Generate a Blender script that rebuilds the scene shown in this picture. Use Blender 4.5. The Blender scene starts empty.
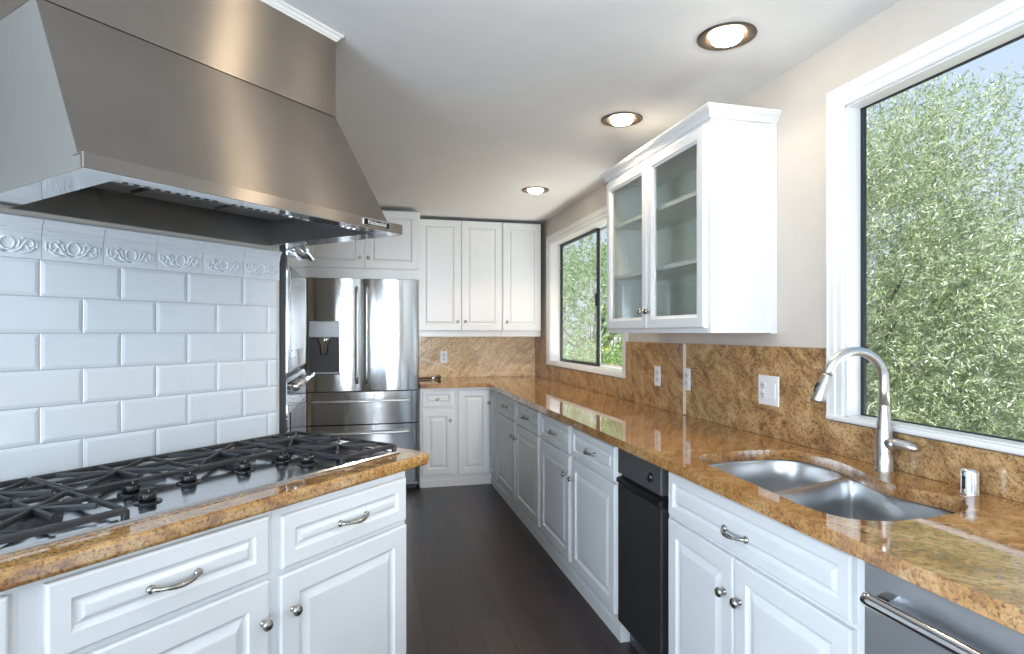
import bpy, math, random
import numpy as np
from mathutils import Vector, Matrix

# ------------------------------------------------------------------ camera, world, sun, area lights, exposure
SC = bpy.context.scene
COL = SC.collection
PI = math.pi
F_PX = 585.0
YAW = math.atan((512 - 368) / F_PX)
cam_d = bpy.data.cameras.new('camera')
cam = bpy.data.objects.new('camera', cam_d)
COL.objects.link(cam)
cam_d.sensor_fit = 'HORIZONTAL'
cam_d.sensor_width = 36.0
cam_d.lens = F_PX / 1024 * 36.0
cam_d.shift_y = 5.5 / 1024
cam_d.clip_start = 0.05
cam_d.clip_end = 300
cam.location = (0, 0, 1.365)
cam.rotation_euler = (PI / 2, 0, -YAW)
SC.camera = cam

world = bpy.data.worlds.new('sky')
SC.world = world
world.use_nodes = True
wn, wl = world.node_tree.nodes, world.node_tree.links
wn.clear()
w_out = wn.new('ShaderNodeOutputWorld')
w_bg = wn.new('ShaderNodeBackground')
w_tc = wn.new('ShaderNodeTexCoord')
w_sep = wn.new('ShaderNodeSeparateXYZ')
w_ramp = wn.new('ShaderNodeValToRGB')
w_ramp.color_ramp.elements[0].position = 0.0
w_ramp.color_ramp.elements[0].color = (0.80, 0.89, 1.0, 1)
w_ramp.color_ramp.elements[1].position = 0.8
w_ramp.color_ramp.elements[1].color = (0.42, 0.63, 0.95, 1)
wl.new(w_tc.outputs['Generated'], w_sep.inputs[0])
wl.new(w_sep.outputs[2], w_ramp.inputs[0])
wl.new(w_ramp.outputs[0], w_bg.inputs[0])
w_bg.inputs[1].default_value = 1.2
wl.new(w_bg.outputs[0], w_out.inputs[0])


def light(name, kind, loc, energy, color, rot=None, **kw):
    d = bpy.data.lights.new(name, kind)
    d.energy = energy
    d.color = color
    for k, v in kw.items():
        setattr(d, k, v)
    o = bpy.data.objects.new(name, d)
    COL.objects.link(o)
    o.location = loc
    if rot:
        o.rotation_euler = rot
    return o


light('sun', 'SUN', (0, 0, 10), 9.5, (1.0, 0.96, 0.88), (math.radians(18), math.radians(-36), 0), angle=0.01)
# daylight through the big glazed opening behind the camera and the one on the left
light('rear_window_daylight', 'AREA', (-0.5, -2.45, 1.30), 150, (0.69, 0.835, 1.0), (math.radians(154), 0, 0),
      shape='RECTANGLE', size=2.6, size_y=1.9)
light('left_window_daylight', 'AREA', (-2.30, -0.9, 1.35), 210, (0.72, 0.85, 1.0), (0, -math.radians(122), 0),
      shape='RECTANGLE', size=1.7, size_y=1.8)
light('aisle_fill', 'AREA', (0.6, -2.40, 1.45), 8, (0.86, 0.92, 1.0), (math.radians(88.5), 0, 0),  # added fill lamp, narrow beam down the aisle to brighten the far end
      shape='RECTANGLE', size=0.9, size_y=1.3, spread=math.radians(30))

# added up-lights outside the right windows, standing in for ground bounce on the ceiling
light('far_ceiling_fill', 'AREA', (2.25, 4.55, 0.72), 42, (1.0, 0.97, 0.90), (0, math.radians(128), 0),
      shape='RECTANGLE', size=0.6, size_y=1.5)
light('sink_ceiling_fill', 'AREA', (2.25, 1.15, 0.68), 14, (1.0, 0.97, 0.90), (0, math.radians(128), 0),
      shape='RECTANGLE', size=0.6, size_y=1.2)

SC.view_settings.view_transform = 'Standard'
SC.view_settings.look = 'None'
SC.view_settings.exposure = -0.16
SC.view_settings.gamma = 1.0
SC.view_settings.use_curve_mapping = False
SC.cycles.use_denoising = True
SC.cycles.max_bounces = 10
SC.cycles.transparent_max_bounces = 12
SC.cycles.sample_clamp_indirect = 6
SC.cycles.caustics_reflective = False
SC.cycles.caustics_refractive = False

S2 = math.sqrt(0.5)


def UN(u, n):                      # along the diagonal cooktop wall, and towards that wall
    return ((u - n) * S2, (u + n) * S2)


# ------------------------------------------------------------------ materials
def new_mat(name):
    m = bpy.data.materials.new(name)
    m.use_nodes = True
    nt = m.node_tree
    b = nt.nodes['Principled BSDF']
    return m, nt, nt.nodes, nt.links, b


def plain(name, color, rough=0.5, metal=0.0, noise=0.0, scale=8.0, coat=0.0, bump=0.0, bscale=60.0, spec=None):
    m, nt, n, l, b = new_mat(name)
    b.inputs['Roughness'].default_value = rough
    b.inputs['Metallic'].default_value = metal
    b.inputs['Coat Weight'].default_value = coat
    if spec is not None:
        b.inputs['Specular IOR Level'].default_value = spec
    tc = n.new('ShaderNodeTexCoord')
    tx = n.new('ShaderNodeTexNoise')
    tx.inputs['Scale'].default_value = scale
    tx.inputs['Detail'].default_value = 3
    l.new(tc.outputs['Object'], tx.inputs['Vector'])
    r = n.new('ShaderNodeValToRGB')
    c0 = tuple(max(0, c * (1 - noise)) for c in color) + (1,)
    c1 = tuple(min(1, c * (1 + noise)) for c in color) + (1,)
    r.color_ramp.elements[0].position = 0.3
    r.color_ramp.elements[1].position = 0.7
    r.color_ramp.elements[0].color = c0
    r.color_ramp.elements[1].color = c1
    l.new(tx.outputs[0], r.inputs[0])
    l.new(r.outputs[0], b.inputs['Base Color'])
    if bump:
        t2 = n.new('ShaderNodeTexNoise')
        t2.inputs['Scale'].default_value = bscale
        l.new(tc.outputs['Object'], t2.inputs['Vector'])
        bp = n.new('ShaderNodeBump')
        bp.inputs['Strength'].default_value = bump
        bp.inputs['Distance'].default_value = 0.002
        l.new(t2.outputs[0], bp.inputs['Height'])
        l.new(bp.outputs[0], b.inputs['Normal'])
    return m


def steel(name, color, rough, tangent=None, aniso=0.0, smear=0.0, sc=(3, 3, 3), rvar=0.08):
    m, nt, n, l, b = new_mat(name)
    b.inputs['Metallic'].default_value = 1.0
    b.inputs['Anisotropic'].default_value = aniso
    tc = n.new('ShaderNodeTexCoord')
    mp = n.new('ShaderNodeMapping')
    mp.inputs['Scale'].default_value = sc
    l.new(tc.outputs['Object'], mp.inputs[0])
    tx = n.new('ShaderNodeTexNoise')
    tx.inputs['Scale'].default_value = 1.0
    tx.inputs['Detail'].default_value = 4
    tx.inputs['Distortion'].default_value = 0.1
    l.new(mp.outputs[0], tx.inputs['Vector'])
    r = n.new('ShaderNodeMapRange')
    r.inputs['From Min'].default_value = 0.3
    r.inputs['From Max'].default_value = 0.7
    r.inputs['To Min'].default_value = max(0.02, rough - rvar)
    r.inputs['To Max'].default_value = rough + rvar
    l.new(tx.outputs[0], r.inputs[0])
    l.new(r.outputs[0], b.inputs['Roughness'])
    cr = n.new('ShaderNodeValToRGB')
    cr.color_ramp.elements[0].position = 0.3
    cr.color_ramp.elements[1].position = 0.7
    cr.color_ramp.elements[0].color = tuple(c * (1 - smear) for c in color) + (1,)
    cr.color_ramp.elements[1].color = tuple(min(1, c * (1 + smear)) for c in color) + (1,)
    l.new(tx.outputs[0], cr.inputs[0])
    l.new(cr.outputs[0], b.inputs['Base Color'])
    if tangent is not None:
        cx = n.new('ShaderNodeCombineXYZ')
        for i in range(3):
            cx.inputs[i].default_value = tangent[i]
        l.new(cx.outputs[0], b.inputs['Tangent'])
    return m


def granite(name, hi, mid, lo, rough=0.07, scale=1.0, streak=(1, 1, 1), rot=(0, 0, 0), dark=0.5, coat=0.6, ior=1.9):
    m, nt, n, l, b = new_mat(name)
    b.inputs['Roughness'].default_value = rough
    b.inputs['IOR'].default_value = ior
    b.inputs['Coat Weight'].default_value = coat
    b.inputs['Coat Roughness'].default_value = 0.03
    tc = n.new('ShaderNodeTexCoord')
    mp = n.new('ShaderNodeMapping')
    mp.vector_type = 'TEXTURE'
    mp.inputs['Scale'].default_value = tuple(1 / q for q in streak)
    mp.inputs['Rotation'].default_value = rot
    l.new(tc.outputs['Object'], mp.inputs[0])

    def noise(sc, det, dist=0.0, rg=0.6):
        t = n.new('ShaderNodeTexNoise')
        t.inputs['Scale'].default_value = sc * scale
        t.inputs['Detail'].default_value = det
        t.inputs['Roughness'].default_value = rg
        t.inputs['Distortion'].default_value = dist
        l.new(mp.outputs[0], t.inputs['Vector'])
        return t

    big = noise(7, 6, 1.2, 0.65)
    r1 = n.new('ShaderNodeValToRGB')
    e = r1.color_ramp.elements
    e[0].position = 0.36
    e[0].color = lo + (1,)
    e[1].position = 0.66
    e[1].color = hi + (1,)
    k = e.new(0.5)
    k.color = mid + (1,)
    l.new(big.outputs[0], r1.inputs[0])
    fine = noise(110, 5, 0.3, 0.7)
    r2 = n.new('ShaderNodeValToRGB')
    r2.color_ramp.elements[0].position = 0.36
    r2.color_ramp.elements[0].color = (0.22, 0.14, 0.09, 1)
    r2.color_ramp.elements[1].position = 0.52
    r2.color_ramp.elements[1].color = (1, 1, 1, 1)
    k = r2.color_ramp.elements.new(0.72)
    k.color = (1.0, 1.0, 1.0, 1)
    l.new(fine.outputs[0], r2.inputs[0])
    mx = n.new('ShaderNodeMix')
    mx.data_type = 'RGBA'
    mx.blend_type = 'MULTIPLY'
    mx.inputs[0].default_value = 0.85
    l.new(r1.outputs[0], mx.inputs[6])
    l.new(r2.outputs[0], mx.inputs[7])
    blot = noise(46, 5, 1.2, 0.7)
    r3 = n.new('ShaderNodeValToRGB')
    r3.color_ramp.elements[0].position = 0.33
    r3.color_ramp.elements[0].color = (dark, dark, dark, 1)
    r3.color_ramp.elements[1].position = 0.43
    r3.color_ramp.elements[1].color = (0, 0, 0, 1)
    l.new(blot.outputs[0], r3.inputs[0])
    m2 = n.new('ShaderNodeMix')
    m2.data_type = 'RGBA'
    l.new(r3.outputs[0], m2.inputs[0])
    l.new(mx.outputs[2], m2.inputs[6])
    m2.inputs[7].default_value = (0.07, 0.035, 0.02, 1)
    l.new(m2.outputs[2], b.inputs['Base Color'])
    return m


def glass_mat(name, tint=(1, 1, 1), gloss=0.08, haze=0.0):
    m = bpy.data.materials.new(name)
    m.use_nodes = True
    n, l = m.node_tree.nodes, m.node_tree.links
    n.clear()
    out = n.new('ShaderNodeOutputMaterial')
    tr = n.new('ShaderNodeBsdfTransparent')
    tr.inputs[0].default_value = tint + (1,)
    gl = n.new('ShaderNodeBsdfGlossy')
    gl.inputs['Roughness'].default_value = 0.01
    lw = n.new('ShaderNodeLayerWeight')
    lw.inputs['Blend'].default_value = 0.5
    pw = n.new('ShaderNodeMath')
    pw.operation = 'POWER'
    pw.inputs[1].default_value = 4.0
    l.new(lw.outputs['Facing'], pw.inputs[0])
    fr = n.new('ShaderNodeMath')
    fr.operation = 'MULTIPLY_ADD'
    fr.inputs[1].default_value = 0.4
    fr.inputs[2].default_value = gloss
    l.new(pw.outputs[0], fr.inputs[0])
    mx = n.new('ShaderNodeMixShader')
    l.new(fr.outputs[0], mx.inputs[0])
    l.new(tr.outputs[0], mx.inputs[1])
    l.new(gl.outputs[0], mx.inputs[2])
    if haze:
        df = n.new('ShaderNodeBsdfTranslucent')
        df.inputs[0].default_value = (0.9, 0.9, 0.9, 1)
        m2 = n.new('ShaderNodeMixShader')
        m2.inputs[0].default_value = haze
        l.new(mx.outputs[0], m2.inputs[1])
        l.new(df.outputs[0], m2.inputs[2])
        mx = m2
    l.new(mx.outputs[0], out.inputs[0])
    return m


def emit(name, color, strength):
    m = bpy.data.materials.new(name)
    m.use_nodes = True
    n, l = m.node_tree.nodes, m.node_tree.links
    n.clear()
    out = n.new('ShaderNodeOutputMaterial')
    e = n.new('ShaderNodeEmission')
    e.inputs[0].default_value = color + (1,)
    e.inputs[1].default_value = strength
    l.new(e.outputs[0], out.inputs[0])
    return m


def wood_floor():
    m, nt, n, l, b = new_mat('dark_wood_planks')
    tc = n.new('ShaderNodeTexCoord')
    mp = n.new('ShaderNodeMapping')
    mp.inputs['Rotation'].default_value = (0, 0, PI / 2)
    l.new(tc.outputs['Object'], mp.inputs[0])
    br = n.new('ShaderNodeTexBrick')
    br.offset = 0.37
    br.offset_frequency = 2
    br.inputs['Scale'].default_value = 1.0
    br.inputs['Brick Width'].default_value = 1.15
    br.inputs['Row Height'].default_value = 0.125
    br.inputs['Mortar Size'].default_value = 0.0035
    br.inputs['Mortar Smooth'].default_value = 0.2
    br.inputs['Color1'].default_value = (0.008, 0.0042, 0.0046, 1)
    br.inputs['Color2'].default_value = (0.033, 0.0155, 0.0150, 1)
    br.inputs['Mortar'].default_value = (0.003, 0.002, 0.002, 1)
    l.new(mp.outputs[0], br.inputs['Vector'])
    m2 = n.new('ShaderNodeMapping')
    m2.inputs['Scale'].default_value = (60, 3, 3)
    l.new(tc.outputs['Object'], m2.inputs[0])
    gr = n.new('ShaderNodeTexNoise')
    gr.inputs['Scale'].default_value = 1.0
    gr.inputs['Detail'].default_value = 6
    l.new(m2.outputs[0], gr.inputs['Vector'])
    mx = n.new('ShaderNodeMix')
    mx.data_type = 'RGBA'
    mx.blend_type = 'OVERLAY'
    mx.inputs[0].default_value = 0.6
    l.new(br.outputs[0], mx.inputs[6])
    l.new(gr.outputs[0], mx.inputs[7])
    l.new(mx.outputs[2], b.inputs['Base Color'])
    rr = n.new('ShaderNodeMapRange')
    rr.inputs['To Min'].default_value = 0.22
    rr.inputs['To Max'].default_value = 0.42
    l.new(gr.outputs[0], rr.inputs[0])
    l.new(rr.outputs[0], b.inputs['Roughness'])
    bp = n.new('ShaderNodeBump')
    bp.inputs['Strength'].default_value = 0.35
    bp.inputs['Distance'].default_value = 0.002
    bp.invert = True
    l.new(br.outputs['Fac'], bp.inputs['Height'])
    l.new(bp.outputs[0], b.inputs['Normal'])
    return m


def leaf_mat(name, cols, transl=0.35):
    m, nt, n, l, b = new_mat(name)
    g = n.new('ShaderNodeNewGeometry')
    r = n.new('ShaderNodeValToRGB')
    e = r.color_ramp.elements
    e[0].position = 0
    e[0].color = cols[0] + (1,)
    e[1].position = 1
    e[1].color = cols[-1] + (1,)
    for i, c in enumerate(cols[1:-1]):
        k = e.new((i + 1) / (len(cols) - 1))
        k.color = c + (1,)
    l.new(g.outputs['Random Per Island'], r.inputs[0])
    l.new(r.outputs[0], b.inputs['Base Color'])
    b.inputs['Roughness'].default_value = 0.30
    t = n.new('ShaderNodeBsdfTranslucent')
    l.new(r.outputs[0], t.inputs[0])
    mx = n.new('ShaderNodeMixShader')
    mx.inputs[0].default_value = transl
    out = n['Material Output']
    l.new(b.outputs[0], mx.inputs[1])
    l.new(t.outputs[0], mx.inputs[2])
    l.new(mx.outputs[0], out.inputs[0])
    return m


M = {}
M['paint'] = plain('white_cabinet_paint', (0.74, 0.75, 0.75), 0.32, noise=0.015)
M['trim'] = plain('white_trim_paint', (0.78, 0.78, 0.765), 0.35, noise=0.01)
M['wall'] = plain('warm_grey_wall_paint', (0.56, 0.52, 0.465), 0.85, noise=0.02, bump=0.15, bscale=150)
M['ceiling'] = plain('grey_white_ceiling_paint', (0.84, 0.84, 0.83), 0.9, noise=0.015, bump=0.1, bscale=150)
M['tile'] = plain('white_glazed_tile', (0.66, 0.705, 0.74), 0.12, noise=0.012, scale=20)
M['grout'] = plain('grey_grout', (0.42, 0.44, 0.46), 0.9, noise=0.05)
M['floor'] = wood_floor()
M['granite'] = granite('golden_granite_top', (0.63, 0.385, 0.175), (0.51, 0.258, 0.082), (0.31, 0.135, 0.045), 0.055,
                       streak=(1.4, 0.55, 1.0), rot=(0, 0, 0.9), dark=0.5)
M['granite_edge'] = M['granite']
M['splash_right'] = granite('golden_granite_splash', (0.62, 0.43, 0.225), (0.48, 0.295, 0.13), (0.27, 0.16, 0.08), 0.14, 1.35,
                            streak=(1, 0.7, 1.2), rot=(0.7, 0, 0), dark=0.6, coat=0.0, ior=1.45)
M['splash_back'] = granite('pale_golden_granite_splash', (0.90, 0.71, 0.46), (0.80, 0.59, 0.35), (0.55, 0.38, 0.22), 0.14,
                           streak=(2.0, 1, 0.55), rot=(0, 0.85, 0), dark=0.5, coat=0.0, ior=1.35)
M['granite_left'] = granite('speckled_golden_granite', (0.64, 0.41, 0.18), (0.52, 0.28, 0.085), (0.30, 0.135, 0.045), 0.08,
                            streak=(1, 1, 1), dark=0.5)
M['seam_and_glint'] = plain('pale_seam_and_glint', (0.80, 0.72, 0.60), 0.25, noise=0.05)  # right-hand stone joint, and the gloss streak painted on the back splash
M['hood'] = steel('brushed_hood_steel', (0.315, 0.285, 0.262), 0.36, (0.37, -0.37, -0.85), 1.0, 0.12, (2.2, 2.2, 2.2), 0.02)
M['hood_side'] = steel('satin_hood_steel', (0.40, 0.415, 0.42), 0.42, None, 0.0, 0.04, (2, 2, 2))
M['hood_rim'] = steel('polished_hood_rim', (0.72, 0.72, 0.72), 0.10, None, 0.0, 0.03)
M['hood_dark'] = steel('dark_hood_interior', (0.20, 0.195, 0.19), 0.38, None, 0.0, 0.08, (6, 6, 6))
M['fridge'] = steel('bright_fridge_steel', (0.60, 0.61, 0.62), 0.12, (0, 0, 1), 0.7, 0.02, (7, 3, .6), 0.03)
M['oven'] = steel('mirror_oven_steel', (0.66, 0.67, 0.69), 0.09, None, 0.0, 0.03)
M['handle'] = steel('satin_handle_steel', (0.74, 0.75, 0.76), 0.36, None, 0.0, 0.02)
M['dw'] = steel('dishwasher_steel', (0.62, 0.65, 0.69), 0.45, (0, 0, 1), 0.5, 0.04, (2, 8, 2))
M['sink'] = steel('brushed_sink_steel', (0.56, 0.57, 0.58), 0.30, None, 0.0, 0.02, (4, 4, 4), 0.02)
M['nickel'] = steel('brushed_nickel', (0.58, 0.57, 0.55), 0.30, None, 0.0, 0.03, (20, 20, 20), 0.04)
M['chrome'] = steel('polished_chrome', (0.78, 0.78, 0.79), 0.06, None, 0.0, 0.0)
M['hardware'] = steel('aged_nickel_hardware', (0.42, 0.40, 0.36), 0.26, None, 0.0, 0.1, (60, 60, 60))
M['tray'] = steel('cooktop_steel', (0.62, 0.63, 0.65), 0.13, None, 0.0, 0.03, (5, 5, 5), 0.03)
M['iron'] = plain('black_cast_iron', (0.022, 0.024, 0.028), 0.48, noise=0.2, scale=40, bump=0.3, bscale=300)
M['blackgloss'] = plain('black_knob_plastic', (0.012, 0.012, 0.014), 0.15, noise=0.1)
M['dark'] = plain('dark_appliance_steel', (0.042, 0.041, 0.042), 0.34, metal=0.35, noise=0.12, scale=4)
M['dark_top'] = plain('dark_grey_control_panel', (0.105, 0.105, 0.11), 0.34, metal=0.4, noise=0.08)
M['black'] = plain('black_gap', (0.006, 0.006, 0.007), 0.5, noise=0.1)
M['bronze'] = plain('dark_bronze_window_frame', (0.028, 0.03, 0.036), 0.4, metal=0.4, noise=0.1)
M['plate'] = plain('white_plastic_plate', (0.78, 0.79, 0.80), 0.3, noise=0.01)
M['slot'] = plain('grey_outlet_face', (0.62, 0.63, 0.64), 0.35, noise=0.02)
M['disp'] = plain('grey_dispenser_panel', (0.24, 0.25, 0.265), 0.35, metal=0.4, noise=0.03)
M['cavity'] = plain('dark_dispenser_cavity', (0.018, 0.019, 0.022), 0.5, metal=0.0, noise=0.05)
M['inside'] = plain('cabinet_interior_paint', (0.74, 0.76, 0.71), 0.5, noise=0.02)
M['glass'] = glass_mat('window_glass', (0.97, 0.985, 0.98), 0.015)
M['cabglass'] = glass_mat('cabinet_glass', (0.92, 0.94, 0.92), 0.05)
M['screen'] = glass_mat('insect_screen_glass', (0.93, 0.94, 0.94), 0.03, 0.05)
M['baffle'] = plain('bronze_light_baffle', (0.10, 0.075, 0.055), 0.35, metal=0.6, noise=0.05)
M['lamp'] = emit('warm_lamp', (1.0, 0.84, 0.64), 60.0)
M['badge'] = plain('black_badge', (0.006, 0.006, 0.006), 0.6, spec=.15, noise=0.05)
M['badge_text'] = plain('silver_badge_lettering', (0.75, 0.75, 0.75), 0.25, metal=0.6, noise=0.01)
M['bark'] = plain('grey_bark', (0.14, 0.115, 0.09), 0.9, noise=0.4, scale=30, bump=0.8, bscale=40)
M['leaf_olive'] = leaf_mat('olive_leaves', [(0.20, 0.28, 0.14), (0.32, 0.40, 0.20), (0.42, 0.49, 0.26), (0.54, 0.60, 0.43), (0.86, 0.88, 0.83)])
M['leaf_green'] = leaf_mat('green_leaves', [(0.09, 0.19, 0.05), (0.22, 0.40, 0.09), (0.42, 0.58, 0.20), (0.70, 0.78, 0.55)])
M['flower'] = leaf_mat('yellow_flowers', [(0.75, 0.55, 0.04), (0.85, 0.70, 0.10)])
M['soil'] = plain('garden_soil', (0.46, 0.43, 0.37), 0.95, noise=0.4, scale=3)
M['stucco'] = plain('pale_stucco', (0.62, 0.61, 0.58), 0.9, noise=0.05)
M['rooftile'] = plain('brown_grey_roof', (0.30, 0.22, 0.19), 0.9, noise=0.2, scale=20)


# ------------------------------------------------------------------ mesh builder
class MB:
    def __init__(s):
        s.v, s.f, s.sm = [], [], []

    def add(s, verts, faces, smooth=False):
        b = len(s.v)
        s.v += [tuple(p) for p in verts]
        s.f += [tuple(b + i for i in f) for f in faces]
        s.sm += [smooth] * len(faces)
        return s

    def box(s, x0, x1, y0, y1, z0, z1, c=0.0):
        x0, x1 = min(x0, x1), max(x0, x1)
        y0, y1 = min(y0, y1), max(y0, y1)
        z0, z1 = min(z0, z1), max(z0, z1)
        if c <= 0:
            v = [(x, y, z) for z in (z0, z1) for y in (y0, y1) for x in (x0, x1)]
            return s.add(v, [(0, 2, 3, 1), (4, 5, 7, 6), (0, 1, 5, 4), (1, 3, 7, 5), (3, 2, 6, 7), (2, 0, 4, 6)])
        c = min(c, (x1 - x0) * .45, (y1 - y0) * .45, (z1 - z0) * .45)
        v, idx = [], {}
        X, Y, Z = (x0, x1), (y0, y1), (z0, z1)
        for i in (0, 1):
            for j in (0, 1):
                for k in (0, 1):
                    sx, sy, sz = (c if i == 0 else -c), (c if j == 0 else -c), (c if k == 0 else -c)
                    idx[(i, j, k)] = len(v)
                    v += [(X[i], Y[j] + sy, Z[k] + sz), (X[i] + sx, Y[j], Z[k] + sz), (X[i] + sx, Y[j] + sy, Z[k])]
        f = []
        g = lambda i, j, k, a: idx[(i, j, k)] + a
        f.append((g(0, 0, 0, 0), g(0, 0, 1, 0), g(0, 1, 1, 0), g(0, 1, 0, 0)))
        f.append((g(1, 0, 0, 0), g(1, 1, 0, 0), g(1, 1, 1, 0), g(1, 0, 1, 0)))
        f.append((g(0, 0, 0, 1), g(1, 0, 0, 1), g(1, 0, 1, 1), g(0, 0, 1, 1)))
        f.append((g(0, 1, 0, 1), g(0, 1, 1, 1), g(1, 1, 1, 1), g(1, 1, 0, 1)))
        f.append((g(0, 0, 0, 2), g(0, 1, 0, 2), g(1, 1, 0, 2), g(1, 0, 0, 2)))
        f.append((g(0, 0, 1, 2), g(1, 0, 1, 2), g(1, 1, 1, 2), g(0, 1, 1, 2)))
        for j in (0, 1):
            for k in (0, 1):
                f.append((g(0, j, k, 1), g(0, j, k, 2), g(1, j, k, 2), g(1, j, k, 1)))
        for i in (0, 1):
            for k in (0, 1):
                f.append((g(i, 0, k, 0), g(i, 0, k, 2), g(i, 1, k, 2), g(i, 1, k, 0)))
        for i in (0, 1):
            for j in (0, 1):
                f.append((g(i, j, 0, 0), g(i, j, 0, 1), g(i, j, 1, 1), g(i, j, 1, 0)))
        for i in (0, 1):
            for j in (0, 1):
                for k in (0, 1):
                    f.append((g(i, j, k, 0), g(i, j, k, 1), g(i, j, k, 2)))
        return s.add(v, f)

    def rings(s, rings, cap0=True, cap1=True, smooth=False, closed=True):
        n = len(rings[0])
        v = [p for r in rings for p in r]
        f = []
        m = n if closed else n - 1
        for i in range(len(rings) - 1):
            for j in range(m):
                k = (j + 1) % n
                f.append((i * n + j, i * n + k, (i + 1) * n + k, (i + 1) * n + j))
        if cap0:
            f.append(tuple(range(n))[::-1])
        if cap1:
            f.append(tuple((len(rings) - 1) * n + j for j in range(n)))
        return s.add(v, f, smooth)

    def prism_z(s, poly, z0, z1):
        return s.rings([[(x, y, z0) for x, y in poly], [(x, y, z1) for x, y in poly]])

    def prism_x(s, poly, x0, x1):       # poly in (y, z)
        return s.rings([[(x0, y, z) for y, z in poly], [(x1, y, z) for y, z in poly]])

    def tube(s, pts, r, n=10, flat=1.0):
        pts = [Vector(p) for p in pts]
        rad = r if isinstance(r, (list, tuple)) else [r] * len(pts)
        rings = []
        up = None
        for i, p in enumerate(pts):
            a = pts[max(0, i - 1)]
            b = pts[min(len(pts) - 1, i + 1)]
            t = (b - a).normalized()
            if up is None:
                up = Vector((0, 0, 1)) if abs(t.z) < 0.9 else Vector((1, 0, 0))
            x = t.cross(up)
            if x.length < 1e-6:
                x = t.orthogonal()
            x.normalize()
            y = x.cross(t).normalized()
            up = y
            rings.append([tuple(p + x * (math.cos(2 * PI * k / n) * rad[i]) + y * (math.sin(2 * PI * k / n) * rad[i] * flat)) for k in range(n)])
        return s.rings(rings, smooth=True)

    def lathe(s, prof, c, axis='z', n=20, smooth=True):   # prof: (radius, distance along axis)
        rings = []
        for r, h in prof:
            ring = []
            for k in range(n):
                a = 2 * PI * k / n
                u, w = math.cos(a) * r, math.sin(a) * r
                d = {'z': (u, w, h), 'y': (u, h, w), 'x': (h, u, w)}[axis]
                ring.append((c[0] + d[0], c[1] + d[1], c[2] + d[2]))
            rings.append(ring)
        return s.rings(rings, smooth=smooth)

    def panel(s, x0, x1, z0, z1, y=0.0, t=0.02, fr=0.055, raised=True, bw=.022):
        # a raised-panel door front; its front faces -y
        def ring(ins, yy):
            return [(x0 + ins, yy, z0 + ins), (x1 - ins, yy, z0 + ins), (x1 - ins, yy, z1 - ins), (x0 + ins, yy, z1 - ins)]
        F = y - t
        rs = [ring(0, y), ring(0, F + .005), ring(.0025, F + .0015), ring(.006, F), ring(fr, F), ring(fr + .004, F + .006), ring(fr + .010, F + .0095)]
        if raised:
            rs += [ring(fr + .014, F + .0095), ring(fr + .014 + bw, F + .0015), ring(fr + .018 + bw, F + .001)]
        return s.rings(rs)

    def build(s, name, mat, parent=None, bevel=0.0, seg=2, angle=0.6, loc=None):
        me = bpy.data.meshes.new(name)
        me.from_pydata(s.v, [], s.f)
        me.validate()
        import bmesh
        bm = bmesh.new()
        bm.from_mesh(me)
        bmesh.ops.recalc_face_normals(bm, faces=bm.faces)
        bm.to_mesh(me)
        bm.free()
        if len(me.polygons) == len(s.sm):
            me.polygons.foreach_set('use_smooth', s.sm)
        me.materials.append(mat if not isinstance(mat, str) else M[mat])
        o = bpy.data.objects.new(name, me)
        COL.objects.link(o)
        if parent is not None:
            o.parent = parent
        if loc:
            o.location = loc
        if bevel:
            b = o.modifiers.new('bevel', 'BEVEL')
            b.width = bevel
            b.segments = seg
            b.limit_method = 'ANGLE'
            b.angle_limit = angle
        return o


def tag(o, label, cat, group=None, kind=None):
    o['label'] = label
    o['category'] = cat
    if group:
        o['group'] = group
    if kind:
        o['kind'] = kind
    return o


def empty(name, loc, rz=0.0):
    o = bpy.data.objects.new(name, None)
    COL.objects.link(o)
    o.location = loc
    o.rotation_euler = (0, 0, rz)
    o.empty_display_size = 0.1
    return o


def thing(name, label, cat, loc=(0, 0, 0), rz=0.0, group=None):
    return tag(empty(name, loc, rz), label, cat, group)


def struct(name, mb, mat, parent=None, **kw):
    o = mb.build(name, mat, parent, **kw)
    if parent is None:
        o['kind'] = 'structure'
    return o


def copy_tree(o, parent=None):
    c = o.copy()
    COL.objects.link(c)
    c.parent = parent
    for ch in list(o.children):
        copy_tree(ch, c)
    return c


# ------------------------------------------------------------------ room shell
CZ = 2.457
XW = 1.70            # right wall
YB = 5.85            # back wall
struct('floor', MB().box(-2.6, 1.83, -2.62, 5.97, -0.08, 0.0), 'floor')
struct('ceiling', MB().box(-2.6, 1.83, -2.62, 5.97, CZ, CZ + 0.12), 'ceiling')
W1 = (3.705, 5.360, 1.085, 2.215)     # far window opening: y0, y1, z0, z1
W2 = (0.45, 1.790, 1.055, 2.195)      # window over the sink
mb = MB()
T = XW + 0.077
for (y0, y1, z0, z1) in ((-2.62, W2[0], 0, CZ), (W2[0], W2[1], 0, W2[2]), (W2[0], W2[1], W2[3], CZ), (W2[1], W1[0], 0, CZ),
                         (W1[0], W1[1], 0, W1[2]), (W1[0], W1[1], W1[3], CZ), (W1[1], 5.97, 0, CZ)):
    mb.box(XW, T, y0, y1, z0, z1)
struct('wall_right', mb, 'wall')
struct('wall_back', MB().box(-1.12, XW, YB, 5.97, 0, CZ), 'wall')
struct('wall_left', MB().box(-1.12, -1.0, 2.60, YB, 0, CZ), 'wall')
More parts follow.
